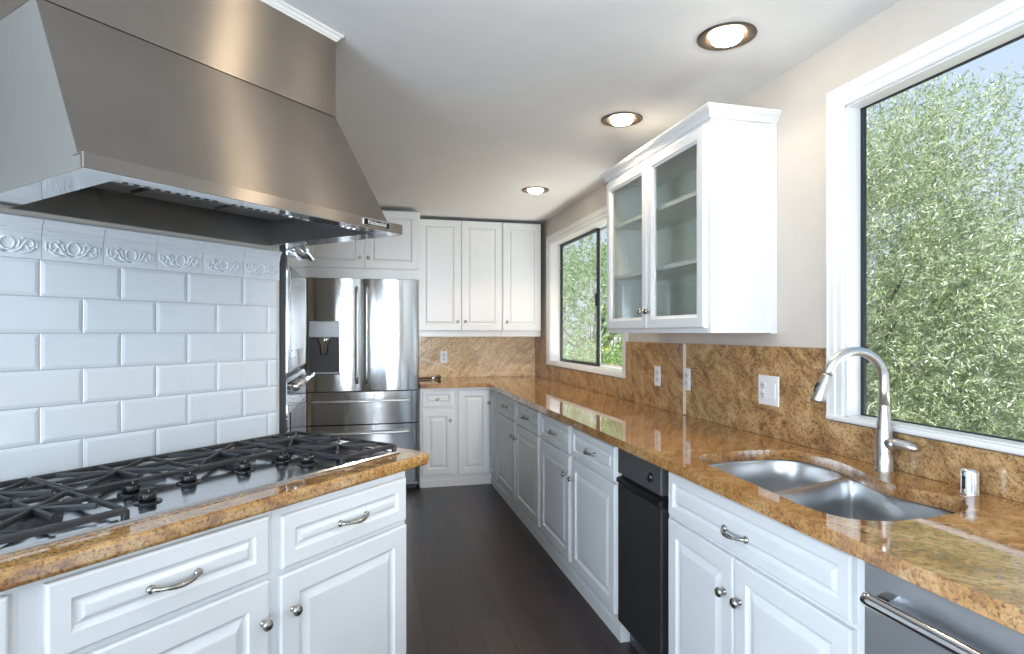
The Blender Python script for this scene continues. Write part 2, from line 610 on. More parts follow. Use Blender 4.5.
# rear wall with the wide glazed opening, and the left rear wall
mb = MB()
mb.box(-2.6, -1.8, -2.62, -2.5, 0, CZ).box(0.8, 1.7, -2.62, -2.5, 0, CZ).box(-1.8, 0.8, -2.62, -2.5, 2.3, CZ).box(-1.8, 0.8, -2.62, -2.5, 0, 0.4)
struct('wall_rear', mb, 'wall')
mb = MB()
mb.box(-2.48, -2.36, -2.5, -1.8, 0, CZ).box(-2.48, -2.36, 0.0, 0.55, 0, CZ).box(-2.48, -2.36, -1.8, 0.0, 2.2, CZ).box(-2.48, -2.36, -1.8, 0.0, 0, 0.5)
struct('wall_side', mb, 'wall')

# ---- the diagonal wall behind the cooktop, with its tiles
TU, TN = 1.564, 2.08
poly = [UN(TU, TN + .004), UN(TU, TN + .012), UN(1.485, 2.16), UN(-1.20, 2.16), UN(-1.20, TN + .004)]
wall_t = struct('wall_cooktop', MB().prism_z(poly, 0, CZ), 'wall')
rotU = PI / 4


def in_unit(o, u, n, z=0.0):
    x, y = UN(u, n)
    o.location = (x, y, z)
    o.rotation_euler = (0, 0, rotU)
    return o


mb = MB()
mb.box(-2.0, TU, -0.003, 0.004, 0.90, 1.60)
o = mb.build('tile_grout', 'grout', wall_t)
in_unit(o, 0, TN)
mb = MB()
RH, TW, G = 0.1085, 0.2185, 0.0012
row = 0
z1 = 1.5795
while z1 > 0.915:
    z0 = max(z1 - RH, 0.905)
    off = 0.7515 if row % 2 == 0 else 0.862
    k = -12
    while off + k * TW < TU:
        a, b = off + k * TW, min(off + (k + 1) * TW, TU)
        if b - a > 0.012 and a > -1.15:
            a += G
            b -= G
            c0, c1 = z0 + G, z1 - G

            def ring(i, y):
                return [(a + i, y, c0 + i), (b - i, y, c0 + i), (b - i, y, c1 - i), (a + i, y, c1 - i)]
            mb.rings([ring(0, 0.0), ring(0, -0.0035), ring(0.0015, -0.0050), ring(min(0.010, (b - a) * .3), -0.0072), ring(min(0.012, (b - a) * .34), -0.0075)])
        k += 1
    z1 = z0
    row += 1
o = mb.build('tile_field', 'tile', wall_t)
in_unit(o, 0, TN)


def border_tile_mesh(w):
    mb = MB()
    prof = [(0.004, 0.0), (-0.004, 0.0), (-0.006, 0.002), (-0.006, 0.074), (-0.0085, 0.076), (-0.0085, 0.084), (-0.0115, 0.086), (-0.0115, 0.094),
            (-0.014, 0.100), (-0.019, 0.107), (-0.022, 0.113), (-0.022, 0.117), (-0.018, 0.120), (0.004, 0.120)]
    mb.prism_x(prof, 0.0008, w - 0.0008)
    cx, cz, y = w / 2, 0.040, -0.0065
    # beaded wreath
    for k in range(18):
        a = 2 * PI * k / 18
        mb.lathe([(0.0002, -.004), (0.003, -.0028), (0.0042, 0), (0.003, .0028)], (cx + .0165 * math.cos(a), y, cz + .0185 * math.sin(a)), 'y', 8)
    mb.tube([(cx + .0165 * math.cos(2 * PI * k / 24), y, cz + .0185 * math.sin(2 * PI * k / 24)) for k in range(25)], 0.0032, 6)
    for sgn in (-1, 1):
        def P(u, v):
            return (cx + sgn * u, y, cz + v)
        # main stem curling out from under the wreath
        mb.tube([P(.004, -.024), P(.018, -.022), P(.030, -.014), P(.038, .000), P(.046, .012), P(.056, .014), P(.062, .006), P(.060, -.004), P(.053, -.005)],
                [.003, .0045, .0048, .0046, .0045, .004, .0038, .0032, .002], 7)
        mb.tube([P(.020, -.022), P(.036, -.024), P(.050, -.021), P(.062, -.012), P(.068, -.002)], [.0025, .0038, .0042, .0036, .0015], 7)
        mb.tube([P(.020, -.012), P(.027, -.003), P(.029, .008), P(.026, .014)], [.0035, .0045, .0036, .0015], 7)
        mb.tube([P(.040, .000), P(.050, -.012), P(.055, -.016)], [.003, .004, .002], 7)
        mb.tube([P(.044, .014), P(.036, .019), P(.031, .014)], [.003, .0036, .0016], 7)
        mb.tube([P(.062, .008), P(.070, .012), P(.071, -.006), P(.066, -.014)], [.002, .0035, .003, .001], 7)
    return mb


BW = 0.1632
bt = border_tile_mesh(BW).build('border_tile', 'tile', wall_t)
in_unit(bt, 0.7560, TN, 1.5795)
for k in range(-5, 5):
    if k == 0:
        continue
    if 0.756 + (k + 1) * BW > TU + 0.02:
        continue
    c = bt.copy()
    COL.objects.link(c)
    in_unit(c, 0.756 + k * BW, TN, 1.5795)

# ------------------------------------------------------------------ windows
def window(name, W, label, sliding):
    y0, y1, z0, z1 = W
    e = empty(name, (XW, (y0 + y1) / 2, z0))
    e['kind'] = 'structure'
    off = Vector((-XW, -(y0 + y1) / 2, -z0))

    def P(mb, nm, mat, **kw):
        o = mb.build(nm, mat, e, **kw)
        o.location = off
        return o
    cw, xf = 0.070, XW - 0.012
    # casing with a stepped profile: a frame swept round the opening
    def rect(d, x):
        return [(x, y0 - d, z0 - d * (0 if not sliding else .42)), (x, y1 + d, z0 - d * (0 if not sliding else .42)), (x, y1 + d, z1 + min(d, .078)), (x, y0 - d, z1 + min(d, .078))]
    mb = MB()
    prof = [(0.0, XW - .0005), (0.0, xf + .003), (.006, xf - .001), (.028, xf - .003), (.034, xf - .008), (.056, xf - .009), (.064, xf - .012), (cw, xf - .010), (cw, XW - .0005)]
    mb.rings([rect(d, x) for d, x in prof], cap0=False, cap1=False)
    P(mb, 'casing', 'trim')
    mb = MB()
    xg = XW + (0.095 if sliding else 0.060)
    t = 0.006
    mb.box(XW, xg, y0, y0 + t, z0, z1).box(XW, xg, y1 - t, y1, z0, z1).box(XW, xg, y0, y1, z1 - t, z1).box(XW, xg, y0, y1, z0, z0 + t)
    P(mb, 'jamb_lining', 'trim')
    if not sliding:
        mb = MB().box(XW - .026, XW, y0 - cw, y1 + cw + .002, z0 - .016, z0 + .002, .004)
        P(mb, 'stool', 'trim')
        fw = 0.015
        mb = MB()
        xe = xg + .012
        mb.box(xg, xe, y0 + t, y0 + t + fw, z0 + t, z1 - t).box(xg, xe, y1 - t - fw, y1 - t, z0 + t, z1 - t)
        mb.box(xg, xe, y0 + t + fw, y1 - t - fw, z1 - t - .004, z1 - t).box(xg, xe, y0 + t + fw, y1 - t - fw, z0 + t, z0 + t + .004)
        f = P(mb, 'window_frame', 'bronze')
        mb = MB().box(xg + .003, xg + .007, y0 + t + fw, y1 - t - fw, z0 + t + .004, z1 - t - .004)
        g = mb.build('pane', 'glass', f)
    else:
        ym = y0 + (y1 - y0) * 0.455
        fw = 0.023

        def sash(ya, yb, xa, nm, mat, gm):
            mb = MB()
            mb.box(xa, xa + .022, ya, ya + fw, z0 + t, z1 - t, .002).box(xa, xa + .022, yb - fw, yb, z0 + t, z1 - t, .002)
            mb.box(xa, xa + .022, ya + fw, yb - fw, z1 - t - fw, z1 - t).box(xa, xa + .022, ya + fw, yb - fw, z0 + t, z0 + t + fw)
            f = P(mb, nm, mat)
            mb = MB().box(xa + .009, xa + .013, ya + fw, yb - fw, z0 + t + fw, z1 - t - fw)
            mb.build('pane', gm, f)
            return f
        f = sash(y0 + t, ym + .02, xg + .026, 'fixed_sash', 'slot', 'glass')
        f = sash(ym - .045, y1 - t, xg, 'sliding_sash', 'bronze', 'screen')
        mb = MB().box(xg - .014, xg, ym - .040, ym - .020, 1.58, 1.68, .003)
        mb.build('latch', 'bronze', f)
    return e


window('window_1', W1, '', True)
window('window_2', W2, '', False)

# ------------------------------------------------------------------ hardware
def knob_mb(x, z, y=-0.02):
    return MB().lathe([(.0085, 0.0), (.0085, -.003), (.0055, -.006), (.0050, -.013), (.0115, -.017), (.0150, -.021), (.0152, -.025), (.0125, -.029), (.006, -.031), (.0008, -.0312)],
                      (x, y, z), 'y', 20)


def pull_mb(x, z, y=-0.02, L=0.105):
    mb = MB()
    h = L / 2
    for s in (-1, 1):
        mb.lathe([(.0105, 0), (.011, -.003), (.0085, -.007), (.006, -.009)], (x + s * h, y, z), 'y', 16)
    pts, rad = [], []
    for i in range(17):
        t = i / 16
        u = (t - .5) * 2
        pts.append((x + u * h, y - .006 - .024 * (1 - abs(u) ** 2.6), z - .002 * math.cos(u * PI / 2)))
        rad.append(.0046 + .0022 * math.exp(-(u / .35) ** 2) + .0022 * max(0, abs(u) - .8) * 5)
    mb.tube(pts, rad, 10)
    return mb


def cabinet(name, label, cat, loc, rz, w, depth, z0=0.0, z1=0.874, group=None, plinth=True, mat='paint', back=True):
    r = thing(name, label, cat, loc, rz, group)
    mb = MB()
    t = .018
    zb = z0
    mb.box(0, w, 0, .02, z0, z1, .001)                       # face frame
    mb.box(0, t, .02, depth, z0, z1).box(w - t, w, .02, depth, z0, z1)
    mb.box(t, w - t, .02, depth, z0 + (.09 if plinth else 0), z0 + (.108 if plinth else t)).box(t, w - t, depth - .01, depth, z0, z1)
    if plinth:
        mb.box(0, w, -.006, 0, 0, .062).box(0, w, -.003, 0, .062, .072)
    else:
        mb.box(t, w - t, .02, depth - .01, z1 - t, z1)
    mb.build('body', mat, r)
    return r


def door(r, x0, x1, z0, z1, knob=None, fr=0.055, name='door', bw=.022):
    d = MB().panel(x0, x1, z0, z1, 0, .02, fr, True, bw).build(name, 'paint', r)
    if knob:
        knob_mb(*knob).build('knob', 'hardware', d)
    return d


def drawer(r, x0, x1, z0, z1, pull=None, fr=0.030, name='drawer', knob=None, L=0.105):
    d = MB().panel(x0, x1, z0, z1, 0, .02, min(fr, .042), True, .010).build(name, 'paint', r)
    if pull:
        pull_mb(*pull, L=L).build('pull', 'hardware', d)
    if knob:
        knob_mb(*knob).build('knob', 'hardware', d)
    return d


# ------------------------------------------------------------------ base cabinets on the right
XF = 1.085
RZ = -PI / 2
DR0, DR1, DO0, DO1 = 0.702, 0.853, 0.108, 0.686
BD = 0.612 - .002


def right_unit(ya, yb, label):
    return cabinet('base_cabinet', label, 'cabinet', (XF, yb, 0), RZ, yb - ya, BD, group='white base cabinets along the right wall')


r = right_unit(3.592, 4.885, 'white double base cabinet between the corner and its nearer twin, below far window')
lx = lambda y, top: top - y
for a, b, kside in ((4.855, 4.250, 1), (4.205, 3.625, -1)):
    x0, x1 = 4.885 - a, 4.885 - b
    drawer(r, x0, x1, DR0, DR1, ((x0 + x1) / 2, .775))
    door(r, x0, x1, DO0, DO1, ((x1 - .03) if kside > 0 else (x0 + .03), .585))
r = right_unit(2.384, 3.592, 'white double base cabinet directly beside the dark undercounter appliance')
for a, b, kside in ((3.565, 3.030, 1), (2.985, 2.424, -1)):
    x0, x1 = 3.592 - a, 3.592 - b
    drawer(r, x0, x1, DR0, DR1, ((x0 + x1) / 2, .775))
    door(r, x0, x1, DO0, DO1, ((x1 - .03) if kside > 0 else (x0 + .03), .585))
r = cabinet('sink_cabinet', 'white base cabinet with wide false drawer under the sink', 'cabinet', (XF, 1.968, 0), RZ, 1.968 - 1.066, BD)
x0, x1 = 1.968 - 1.942, 1.968 - 1.108
drawer(r, x0, x1, DR0, DR1 + .004, ((x0 + x1) / 2 - .013, .763), fr=.034, name='false_drawer')
xm = 1.968 - 1.548
door(r, x0, xm - .003, DO0, DO1, (xm - .040, .570))
door(r, xm + .003, x1, DO0, DO1, (xm + .036, .570))

# corner unit, one leaf on each run
r = thing('corner_cabinet', 'white corner base cabinet with two leaves meeting at an inside corner', 'cabinet', (XF, 5.182, 0), 0)
mb = MB()
mb.box(-.3265, -.305, .0205, .64, 0, .874).box(-.3265, .0, 0, .02, 0, .874, .001).box(0, .02, -.295, .02, 0, .874, .001).box(0, .60, -.295, -.277, 0, .874)
mb.box(-.305, .60, .62, .64, 0, .874).box(.585, .60, -.277, .62, 0, .874)
mb.box(-.3265, -.002, -.006, 0, 0, .062).box(-.006, 0, -.295, -.006, 0, .062)
mb.build('body', 'paint', r)
MB().panel(-.308, -.024, DO0 - .008, .853, 0, .02, .055).build('door', 'paint', r)
d = MB().panel(.024, .270, DO0 - .008, .853, 0, .02, .050).build('door', 'paint', r)
d.rotation_euler = (0, 0, RZ)
k = knob_mb(.070, .735).build('knob', 'hardware', d)

# back run base
r = cabinet('base_cabinet', 'small white base cabinet with one drawer beside the refrigerator', 'cabinet', (0.442, 5.182, 0), 0, .316, .64)
drawer(r, .018, .293, .708, .853, None, fr=.034, knob=(.150, .780))
door(r, .018, .293, DO0, .680, (.262, .590))

# ------------------------------------------------------------------ worktop on the right (L) with the sink cut-out
def catmull(P, n=6, closed=True):
    out = []
    m = len(P)
    for i in range(m):
        p0, p1, p2, p3 = [Vector(P[(i + j - 1) % m]) for j in range(4)]
        for k in range(n):
            t = k / n
            out.append(tuple(.5 * ((2 * p1) + (p2 - p0) * t + (2 * p0 - 5 * p1 + 4 * p2 - p3) * t * t + (3 * p1 - p0 - 3 * p2 + p3) * t ** 3)))
    return out


HOLE = [(1.10, 1.30), (1.108, 1.42), (1.120, 1.62), (1.127, 1.79), (1.150, 1.880), (1.215, 1.932), (1.38, 1.953), (1.50, 1.948), (1.570, 1.918), (1.600, 1.855), (1.602, 1.76),
        (1.585, 1.66), (1.550, 1.56), (1.522, 1.48), (1.515, 1.41), (1.532, 1.34), (1.546, 1.275), (1.528, 1.210), (1.47, 1.165), (1.40, 1.150), (1.30, 1.140), (1.19, 1.148), (1.12, 1.200)]
hole = catmull(HOLE, 4)


def plate_with_holes(outer, holes, z0, z1):
    import bmesh
    bm = bmesh.new()
    for z in (z0, z1):
        es = []
        for loop in [outer] + holes:
            vs = [bm.verts.new((p[0], p[1], z)) for p in loop]
            es += [bm.edges.new((vs[i], vs[(i + 1) % len(vs)])) for i in range(len(vs))]
        bmesh.ops.triangle_fill(bm, edges=es, use_beauty=True)
    bm.verts.ensure_lookup_table()
    n = sum(len(q) for q in [outer] + holes)
    b = 0
    for loop in [outer] + holes:
        m = len(loop)
        for i in range(m):
            j = (i + 1) % m
            bm.faces.new((bm.verts[b + i], bm.verts[b + j], bm.verts[n + b + j], bm.verts[n + b + i]))
        b += m
    bmesh.ops.recalc_face_normals(bm, faces=bm.faces)
    mb = MB()
    bm.verts.index_update()
    mb.v = [tuple(v.co) for v in bm.verts]
    mb.f = [tuple(v.index for v in f.verts) for f in bm.faces]
    mb.sm = [False] * len(mb.f)
    bm.free()
    return mb


CT0, CT1 = 0.876, 0.914
Lpoly = [(1.03, .44), (1.70, .44), (1.70, 5.85), (.442, 5.85), (.442, 5.132), (1.03, 5.132)]
ct = plate_with_holes(Lpoly, [hole], CT0, CT1).build('worktop', 'granite', None, bevel=.009, seg=4, angle=0.9)
tag(ct, 'long L-shaped polished golden granite worktop holding the sink', 'worktop')

# splashbacks
mb = MB()
XS = 1.68
for (y0, y1, z1) in ((.44, 1.882, 1.035), (1.882, 2.878, 1.305), (2.882, 3.648, 1.305), (3.648, 5.445, 1.048), (5.445, 5.848, 1.318)):
    mb.box(XS, XW - .001, y0, y1, CT1 + .001, z1)
s = mb.build('splashback', 'splash_right', None)
tag(s, 'mottled golden granite splashback along the right wall under the windows', 'splashback')
MB().box(XS - .0006, XS + .004, 2.866, 2.894, CT1 + .006, 1.303).build('seam_and_glint', 'seam_and_glint', s)
s = MB().box(.442, XS - .001, 5.83, YB - .001, CT1 + .001, 1.322).build('splashback', 'splash_back', None)
tag(s, 'paler diagonally grained granite splashback on the back wall', 'splashback')
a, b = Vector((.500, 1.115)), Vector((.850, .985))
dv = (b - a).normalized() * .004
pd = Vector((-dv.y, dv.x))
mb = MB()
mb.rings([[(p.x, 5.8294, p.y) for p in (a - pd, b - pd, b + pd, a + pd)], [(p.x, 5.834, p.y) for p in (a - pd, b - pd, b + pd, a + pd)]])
mb.build('seam_and_glint', 'seam_and_glint', s)  # pale strip painting in the diagonal gloss reflection on the back splash

# ------------------------------------------------------------------ sink
r = thing('kitchen_sink', 'undermounted stainless double-bowl sink set in the granite', 'sink', (1.35, 1.55, 0.66))
hl = [(x, y) for x, y in hole]
cen = Vector((1.35, 1.55))


def clip(poly, yc, keep_above):
    out = []
    n = len(poly)
    for i in range(n):
        a, b = poly[i], poly[(i + 1) % n]
        va, vb = [q[1] - .30 * (q[0] - 1.35) - yc for q in (a, b)]
        ia, ib = (va >= 0) == keep_above, (vb >= 0) == keep_above
        if ia:
            out.append(a)
        if ia != ib:
            t = va / (va - vb)
            out.append((a[0] + t * (b[0] - a[0]), a[1] + t * (b[1] - a[1])))
    return out


def resample(poly, n):
    P = [Vector(p) for p in poly]
    L = [0]
    for i in range(len(P)):
        L.append(L[-1] + (P[(i + 1) % len(P)] - P[i]).length)
    out, j = [], 0
    for k in range(n):
        d = L[-1] * k / n
        while L[j + 1] < d:
            j += 1
        t = (d - L[j]) / max(1e-9, L[j + 1] - L[j])
        out.append(P[j].lerp(P[(j + 1) % len(P)], t))
    return out


def smooth_loop(P, it):
    n = len(P)
    for _ in range(it):
        P = [P[i] * .5 + (P[i - 1] + P[(i + 1) % n]) * .25 for i in range(n)]
    return P


bowl_loops = []
for yc, above in ((1.588, True), (1.566, False)):
    lp = smooth_loop(resample(clip(hl, yc, above), 72), 6)
    c = sum(lp, Vector((0, 0))) / len(lp)
    lp = [c + (p - c) * 1.0 for p in lp]
    bowl_loops.append((lp, c))
for lp, c in bowl_loops:
    rings = []
    for z, ins in ((.8735, 0.0), (.868, .003), (.80, .008), (.735, .013), (.705, .022), (.688, .040), (.680, .066), (.678, .10)):
        ring = []
        for p in lp:
            d = p - c
            q = c + d * max(.1, (d.length - ins) / d.length)
            ring.append((q.x - 1.35, q.y - 1.55, z - .66))
        rings.append(ring)
    mb = MB()
    mb.rings(rings, cap0=False, cap1=True, smooth=True)
    bo = mb.build('bowl', 'sink', r)
    mb = MB().lathe([(.042, .0), (.042, .0025), (.034, .003), (.030, .001), (.001, .0008)], (c.x - 1.35, c.y - 1.55, .0185), 'z', 24)
    mb.build('drain', 'chrome', bo)
big = [tuple(cen + (Vector(p) - cen) * 1.03) for p in hole]
fl = plate_with_holes(big, [[tuple(p) for p in lp] for lp, c in bowl_loops], .8722, .8745)
fl.v = [(x - 1.35, y - 1.55, z - .66) for x, y, z in fl.v]
fl.build('rim', 'sink', r)

# ------------------------------------------------------------------ tap
FX, FY = 1.634, 1.562
r = thing('kitchen_tap', 'brushed nickel gooseneck pull-down tap behind the sink', 'tap', (FX, FY, CT1))
MB().lathe([(.0285, 0), (.0290, .003), (.0270, .006), (.0265, .060), (.0262, .080), (.0235, .130), (.0185, .175), (.0150, .21), (.0138, .225)], (0, 0, 0), 'z', 28).build('body', 'nickel', r)
dx, dy = -0.985, 0.17
R = .098
pts = [(0, 0, .215), (0, 0, .26), (0, 0, .292)]
for i in range(1, 23):
    a = PI - i / 22 * PI * 0.93
    h = R + R * math.cos(a)
    pts.append((dx * h, dy * h, .292 + R * math.sin(a)))
sp = MB().tube(pts, .0148, 18).build('spout', 'nickel', r)
e0 = Vector(pts[-1])
ed = (Vector(pts[-1]) - Vector(pts[-2])).normalized()
ed = (ed + Vector((-.10, .01, 0))).normalized()
hp = [e0 + ed * t for t in (0, .003, .012, .03, .06, .085, .095, .0955)]
hd = MB().tube(hp, [.0150, .0155, .0160, .0178, .0200, .0215, .0205, .012], 20).build('spray_head', 'nickel', r)
bp = e0 + ed * .040 + Vector((-.0185, .004, -.002))
MB().tube([bp - ed * .018, bp - ed * .012, bp, bp + ed * .012, bp + ed * .018], [.003, .0065, .0075, .0065, .003], 12).build('spray_button', 'blackgloss', hd)
lv = MB()
lv.lathe([(.0185, -.018), (.0190, -.032), (.0165, -.042), (.006, -.044)], (0, 0, .092), 'y', 18)
lv.tube([(-.002, -.014, .095), (.004, -.040, .096), (.012, -.075, .093), (.017, -.098, .090), (.019, -.106, .089)], [.0185, .0190, .0180, .0145, .006], 16, flat=.85)
lv.build('lever', 'nickel', r)

# chrome air gap
r = thing('air_gap_cap', 'short chrome cylinder standing right of the tap', 'air gap', (1.632, 1.281, CT1))
MB().lathe([(.0250, 0), (.0252, .002), (.0232, .004), (.0222, .006), (.0222, .064), (.0200, .070), (.012, .0715), (.0005, .072)], (0, 0, 0), 'z', 28).build('cap', 'chrome', r)
mb = MB().box(-.0226, -.0215, -.005, .005, .016, .052, .0004)
mb.build('outlet_slot', 'blackgloss', r)

# ------------------------------------------------------------------ undercounter appliances
r = thing('trash_compactor', 'narrow dark undercounter appliance between two white base cabinets', 'appliance', (1.075, 2.380, 0), RZ)
w = .392
MB().box(.002, w - .002, .02, .58, .10, .870).build('housing', 'dark', r)
p = MB().box(.002, w - .002, -.012, .02, .752, .870, .003).build('control_panel', 'dark_top', r)
MB().lathe([(.019, 0), (.019, -.004), (.0165, -.012), (.001, -.0125)], (w - .080, -.012, .805), 'y', 24).build('knob', 'blackgloss', p)
d = MB().box(.002, w - .002, -.012, .02, .105, .706, .003).build('door', 'dark', r)
mb = MB()
mb.prism_x([(.02, .708), (-.012, .708), (-.020, .716), (-.020, .730), (-.012, .734), (.004, .738), (.012, .750), (.02, .750)], .004, w - .004)
mb.build('handle', 'black', d)
MB().box(.004, w - .004, .045, .06, .0, .10).build('kick_plate', 'dark_top', r)

r = thing('dishwasher', 'stainless dishwasher with tubular bar handle beside the sink cabinet', 'dishwasher', (1.072, 1.064, 0), RZ)
w = .60
MB().box(.004, w - .004, .02, .58, .10, .868).build('housing', 'dark', r)
d = MB().box(.003, w - .003, -.018, .02, .110, .868, .004).build('door', 'dw', r)
mb = MB()
hz = .806
for x in (.078, w - .078):
    mb.prism_x([(-.017, hz + .020), (-.017, hz - .020), (-.048, hz - .012), (-.052, hz), (-.048, hz + .010)], x - .014, x + .014)
mb.tube([(.044, -.056, hz), (.047, -.056, hz), (.064, -.056, hz), (w - .06, -.056, hz), (w - .044, -.056, hz)], [.012, .0145, .0145, .0145, .012], 18)
mb.build('handle', 'chrome', d)
MB().box(.004, w - .004, .045, .06, 0, .10).build('kick_plate', 'dark_top', r)
struct('trim_1', MB().box(XF, 1.69, .442, .460, 0, .874), 'paint')

# ------------------------------------------------------------------ outlets
def outlet_plate(name, label, loc, rz, gang=1):
    r = thing(name, label, 'outlet', loc, rz, 'white wall outlets above the worktop')
    w, h = (.070 if gang == 1 else .132), (.118 if gang == 1 else .128)
    p = MB().box(-w / 2, w / 2, -.006, 0, -h / 2, h / 2, .0025).build('plate', 'plate', r)

    def duplex(cx):
        for dz in (-.020, .020):
            mb = MB().lathe([(.0165, -.005), (.0165, -.0085), (.0155, -.009), (.001, -.009)], (cx, 0, dz), 'y', 20)
            f = mb.build('receptacle', 'slot', r)
            mb = MB()
            mb.box(cx - .007, cx - .005, -.0096, -.0085, dz - .001, dz + .007).box(cx + .005, cx + .007, -.0096, -.0085, dz - .001, dz + .007)
            mb.lathe([(.002, -.0085), (.002, -.0096)], (cx, 0, dz - .008), 'y', 10)
            mb.build('slots', 'blackgloss', f)
    if gang == 1:
        duplex(0)
    else:
        duplex(-.033)
        MB().box(.033 - .0165, .033 + .0165, -.0095, -.005, -.033, .033, .002).build('rocker_switch', 'plate', r)
    return r


outlet_plate('wall_outlet', 'white outlet on the right splashback, the farther of the neighbouring pair', (XS, 3.181, 1.106), RZ)
outlet_plate('wall_outlet', 'white outlet on the right splashback, the nearer of the neighbouring pair', (XS, 2.850, 1.112), RZ)
outlet_plate('switch_outlet', 'wide double white plate with outlet and rocker switch beside the tap', (XS, 2.184, 1.115), RZ, 2)
outlet_plate('wall_outlet', 'single white outlet on the back wall splashback', (.734, 5.83, 1.121), 0)

# small valve on the back counter
r = thing('shutoff_valve', 'small dark pipe with chrome collar and black knob lying on back worktop', 'valve', (.55, 5.62, CT1))
MB().tube([(-.100, .02, .012), (.04, .02, .012), (.10, .018, .014)], .0085, 12).build('pipe', 'iron', r)
MB().lathe([(.0125, -.012), (.0135, -.008), (.0135, .008), (.0125, .012)], (.055, .02, .0135), 'x', 16).build('collar', 'chrome', r)
MB().lathe([(.010, 0), (.019, .006), (.021, .018), (.016, .030), (.001, .033)], (.100, .018, .020), 'x', 16).build('knob', 'blackgloss', r)

# ------------------------------------------------------------------ glazed wall cabinet
GY0, GY1, GZ0, GZ1 = 2.164, 3.235, 1.363, 2.290
r = thing('glazed_wall_cabinet', 'white wall cabinet with two glass doors between the windows', 'cabinet', (1.384, GY1, 0), RZ)
w = GY1 - GY0
D = XW - 1.384 - .001
t = .019
mb = MB()
mb.box(0, t, .0, D, GZ0, GZ1, .001).box(w - t, w, .0, D, GZ0, GZ1, .001)
mb.box(t, w - t, 0, D, GZ0, GZ0 + .03).box(t, w - t, 0, D, GZ1 - .05, GZ1)
mb.box(t, .035, 0, .02, GZ0 + .03, GZ1 - .05).box(w - .035, w - t, 0, .02, GZ0 + .03, GZ1 - .05).box(w / 2 - .02, w / 2 + .02, 0, .02, GZ0 + .03, GZ1 - .05)
mb.box(w, w + .006, D - .030, D, GZ0 - .002, GZ1)
mb.build('body', 'paint', r)
MB().box(t, w - t, D - .008, D - .001, GZ0 + .03, GZ1 - .05).build('back_panel', 'inside', r)
for z in (1.685, 1.985):
    MB().box(t + .001, w - t - .001, .030, D - .010, z - .010, z + .010).build('shelf', 'paint', r)
for a, b, kx in ((.022, w / 2 - .002, 1), (w / 2 + .002, w - .022, -1)):
    z0, z1 = 1.384, 2.236
    fr = .060

    def ring(i, y):
        return [(a + i, y, z0 + i), (b - i, y, z0 + i), (b - i, y, z1 - i), (a + i, y, z1 - i)]
    mb = MB()
    rs = [ring(0, -.0005), ring(0, -.016), ring(.003, -.020), ring(.008, -.022), ring(fr - .014, -.022), ring(fr - .008, -.018), ring(fr, -.016), ring(fr, -.0005)]
    mb.rings(rs + [rs[0]], cap0=False, cap1=False)
    d = mb.build('door', 'paint', r)
    MB().box(a + fr - .002, b - fr + .002, -.009, -.005, z0 + fr - .002, z1 - fr + .002).build('glass_pane', 'cabglass', d)
    knob_mb((b - .030) if kx > 0 else (a + .030), 1.470, -.022).build('knob', 'hardware', d)
prof = [(0, 2.258), (.008, 2.258), (.010, 2.264), (.012, 2.266), (.015, 2.273), (.021, 2.281), (.027, 2.287), (.030, 2.290), (.031, 2.296), (.034, 2.298), (.034, 2.307), (0, 2.307)]
mb = MB()
rings = []
for p_, z in prof:
    rings.append([(-p_, D, z), (-p_, -p_ - .0005, z), (w + p_, -p_ - .0005, z), (w + p_, D, z)])
mb.rings(rings)
mb.build('crown_molding', 'trim', r)

# ------------------------------------------------------------------ back uppers
UY = 5.50


def upper(label, x0, x1, doors, z0=1.378, z1=2.425):
    r = cabinet('wall_cabinet', label, 'cabinet', (x0, UY, 0), 0, x1 - x0, YB - UY - .002, z0, z1, 'tall white wall cabinets on the back wall', False)
    MB().box(.0, x1 - x0, .012, .030, z0 - .052, z0 - .001).build('light_rail', 'paint', r)
    for a, b, kx in doors:
        door(r, a - x0, b - x0, z0 + .003, z1 - .003, (kx - x0, 1.466), .062, 'door', .010)
    return r


upper('tall white wall cabinet with two doors next to the refrigerator', .444, 1.252, ((.450, .852, .820), (.858, 1.249, .892)))
upper('tall white single-door wall cabinet in the corner by the far window', 1.254, 1.645, ((1.258, 1.641, 1.296),))

r = cabinet('fridge_top_cabinet', 'short white two-door cabinet over the refrigerator', 'cabinet', (-.52, 5.17, 0), 0, .962, .66, 1.826, 2.420, None, False)
door(r, .008, .484, 1.912, 2.415, (.450, 2.002), .062, 'door', .010)
door(r, .490, .955, 1.912, 2.415, (.522, 2.002), .062, 'door', .010)

# ------------------------------------------------------------------ refrigerator
FX0, FX1, FYF = -.495, .434, 5.185
r = thing('refrigerator', 'stainless french-door refrigerator with ice dispenser and two bottom drawers', 'refrigerator', (FX0, FYF, 0))
W = FX1 - FX0
MB().box(.004, W - .004, .0, .62, .04, 1.814).build('body', 'disp', r)
MB().box(.02, W - .02, .02, .06, .0, .06).build('foot_grille', 'black', r)


def bulge(x, x0, x1, b=.018):
    u = (x - (x0 + x1) / 2) / ((x1 - x0) / 2)
    rim = min(1.0, (1 - abs(u)) / .06)
    return -.050 - b * (1 - u * u) - .014 * math.sqrt(max(0, 1 - (1 - rim) ** 2))


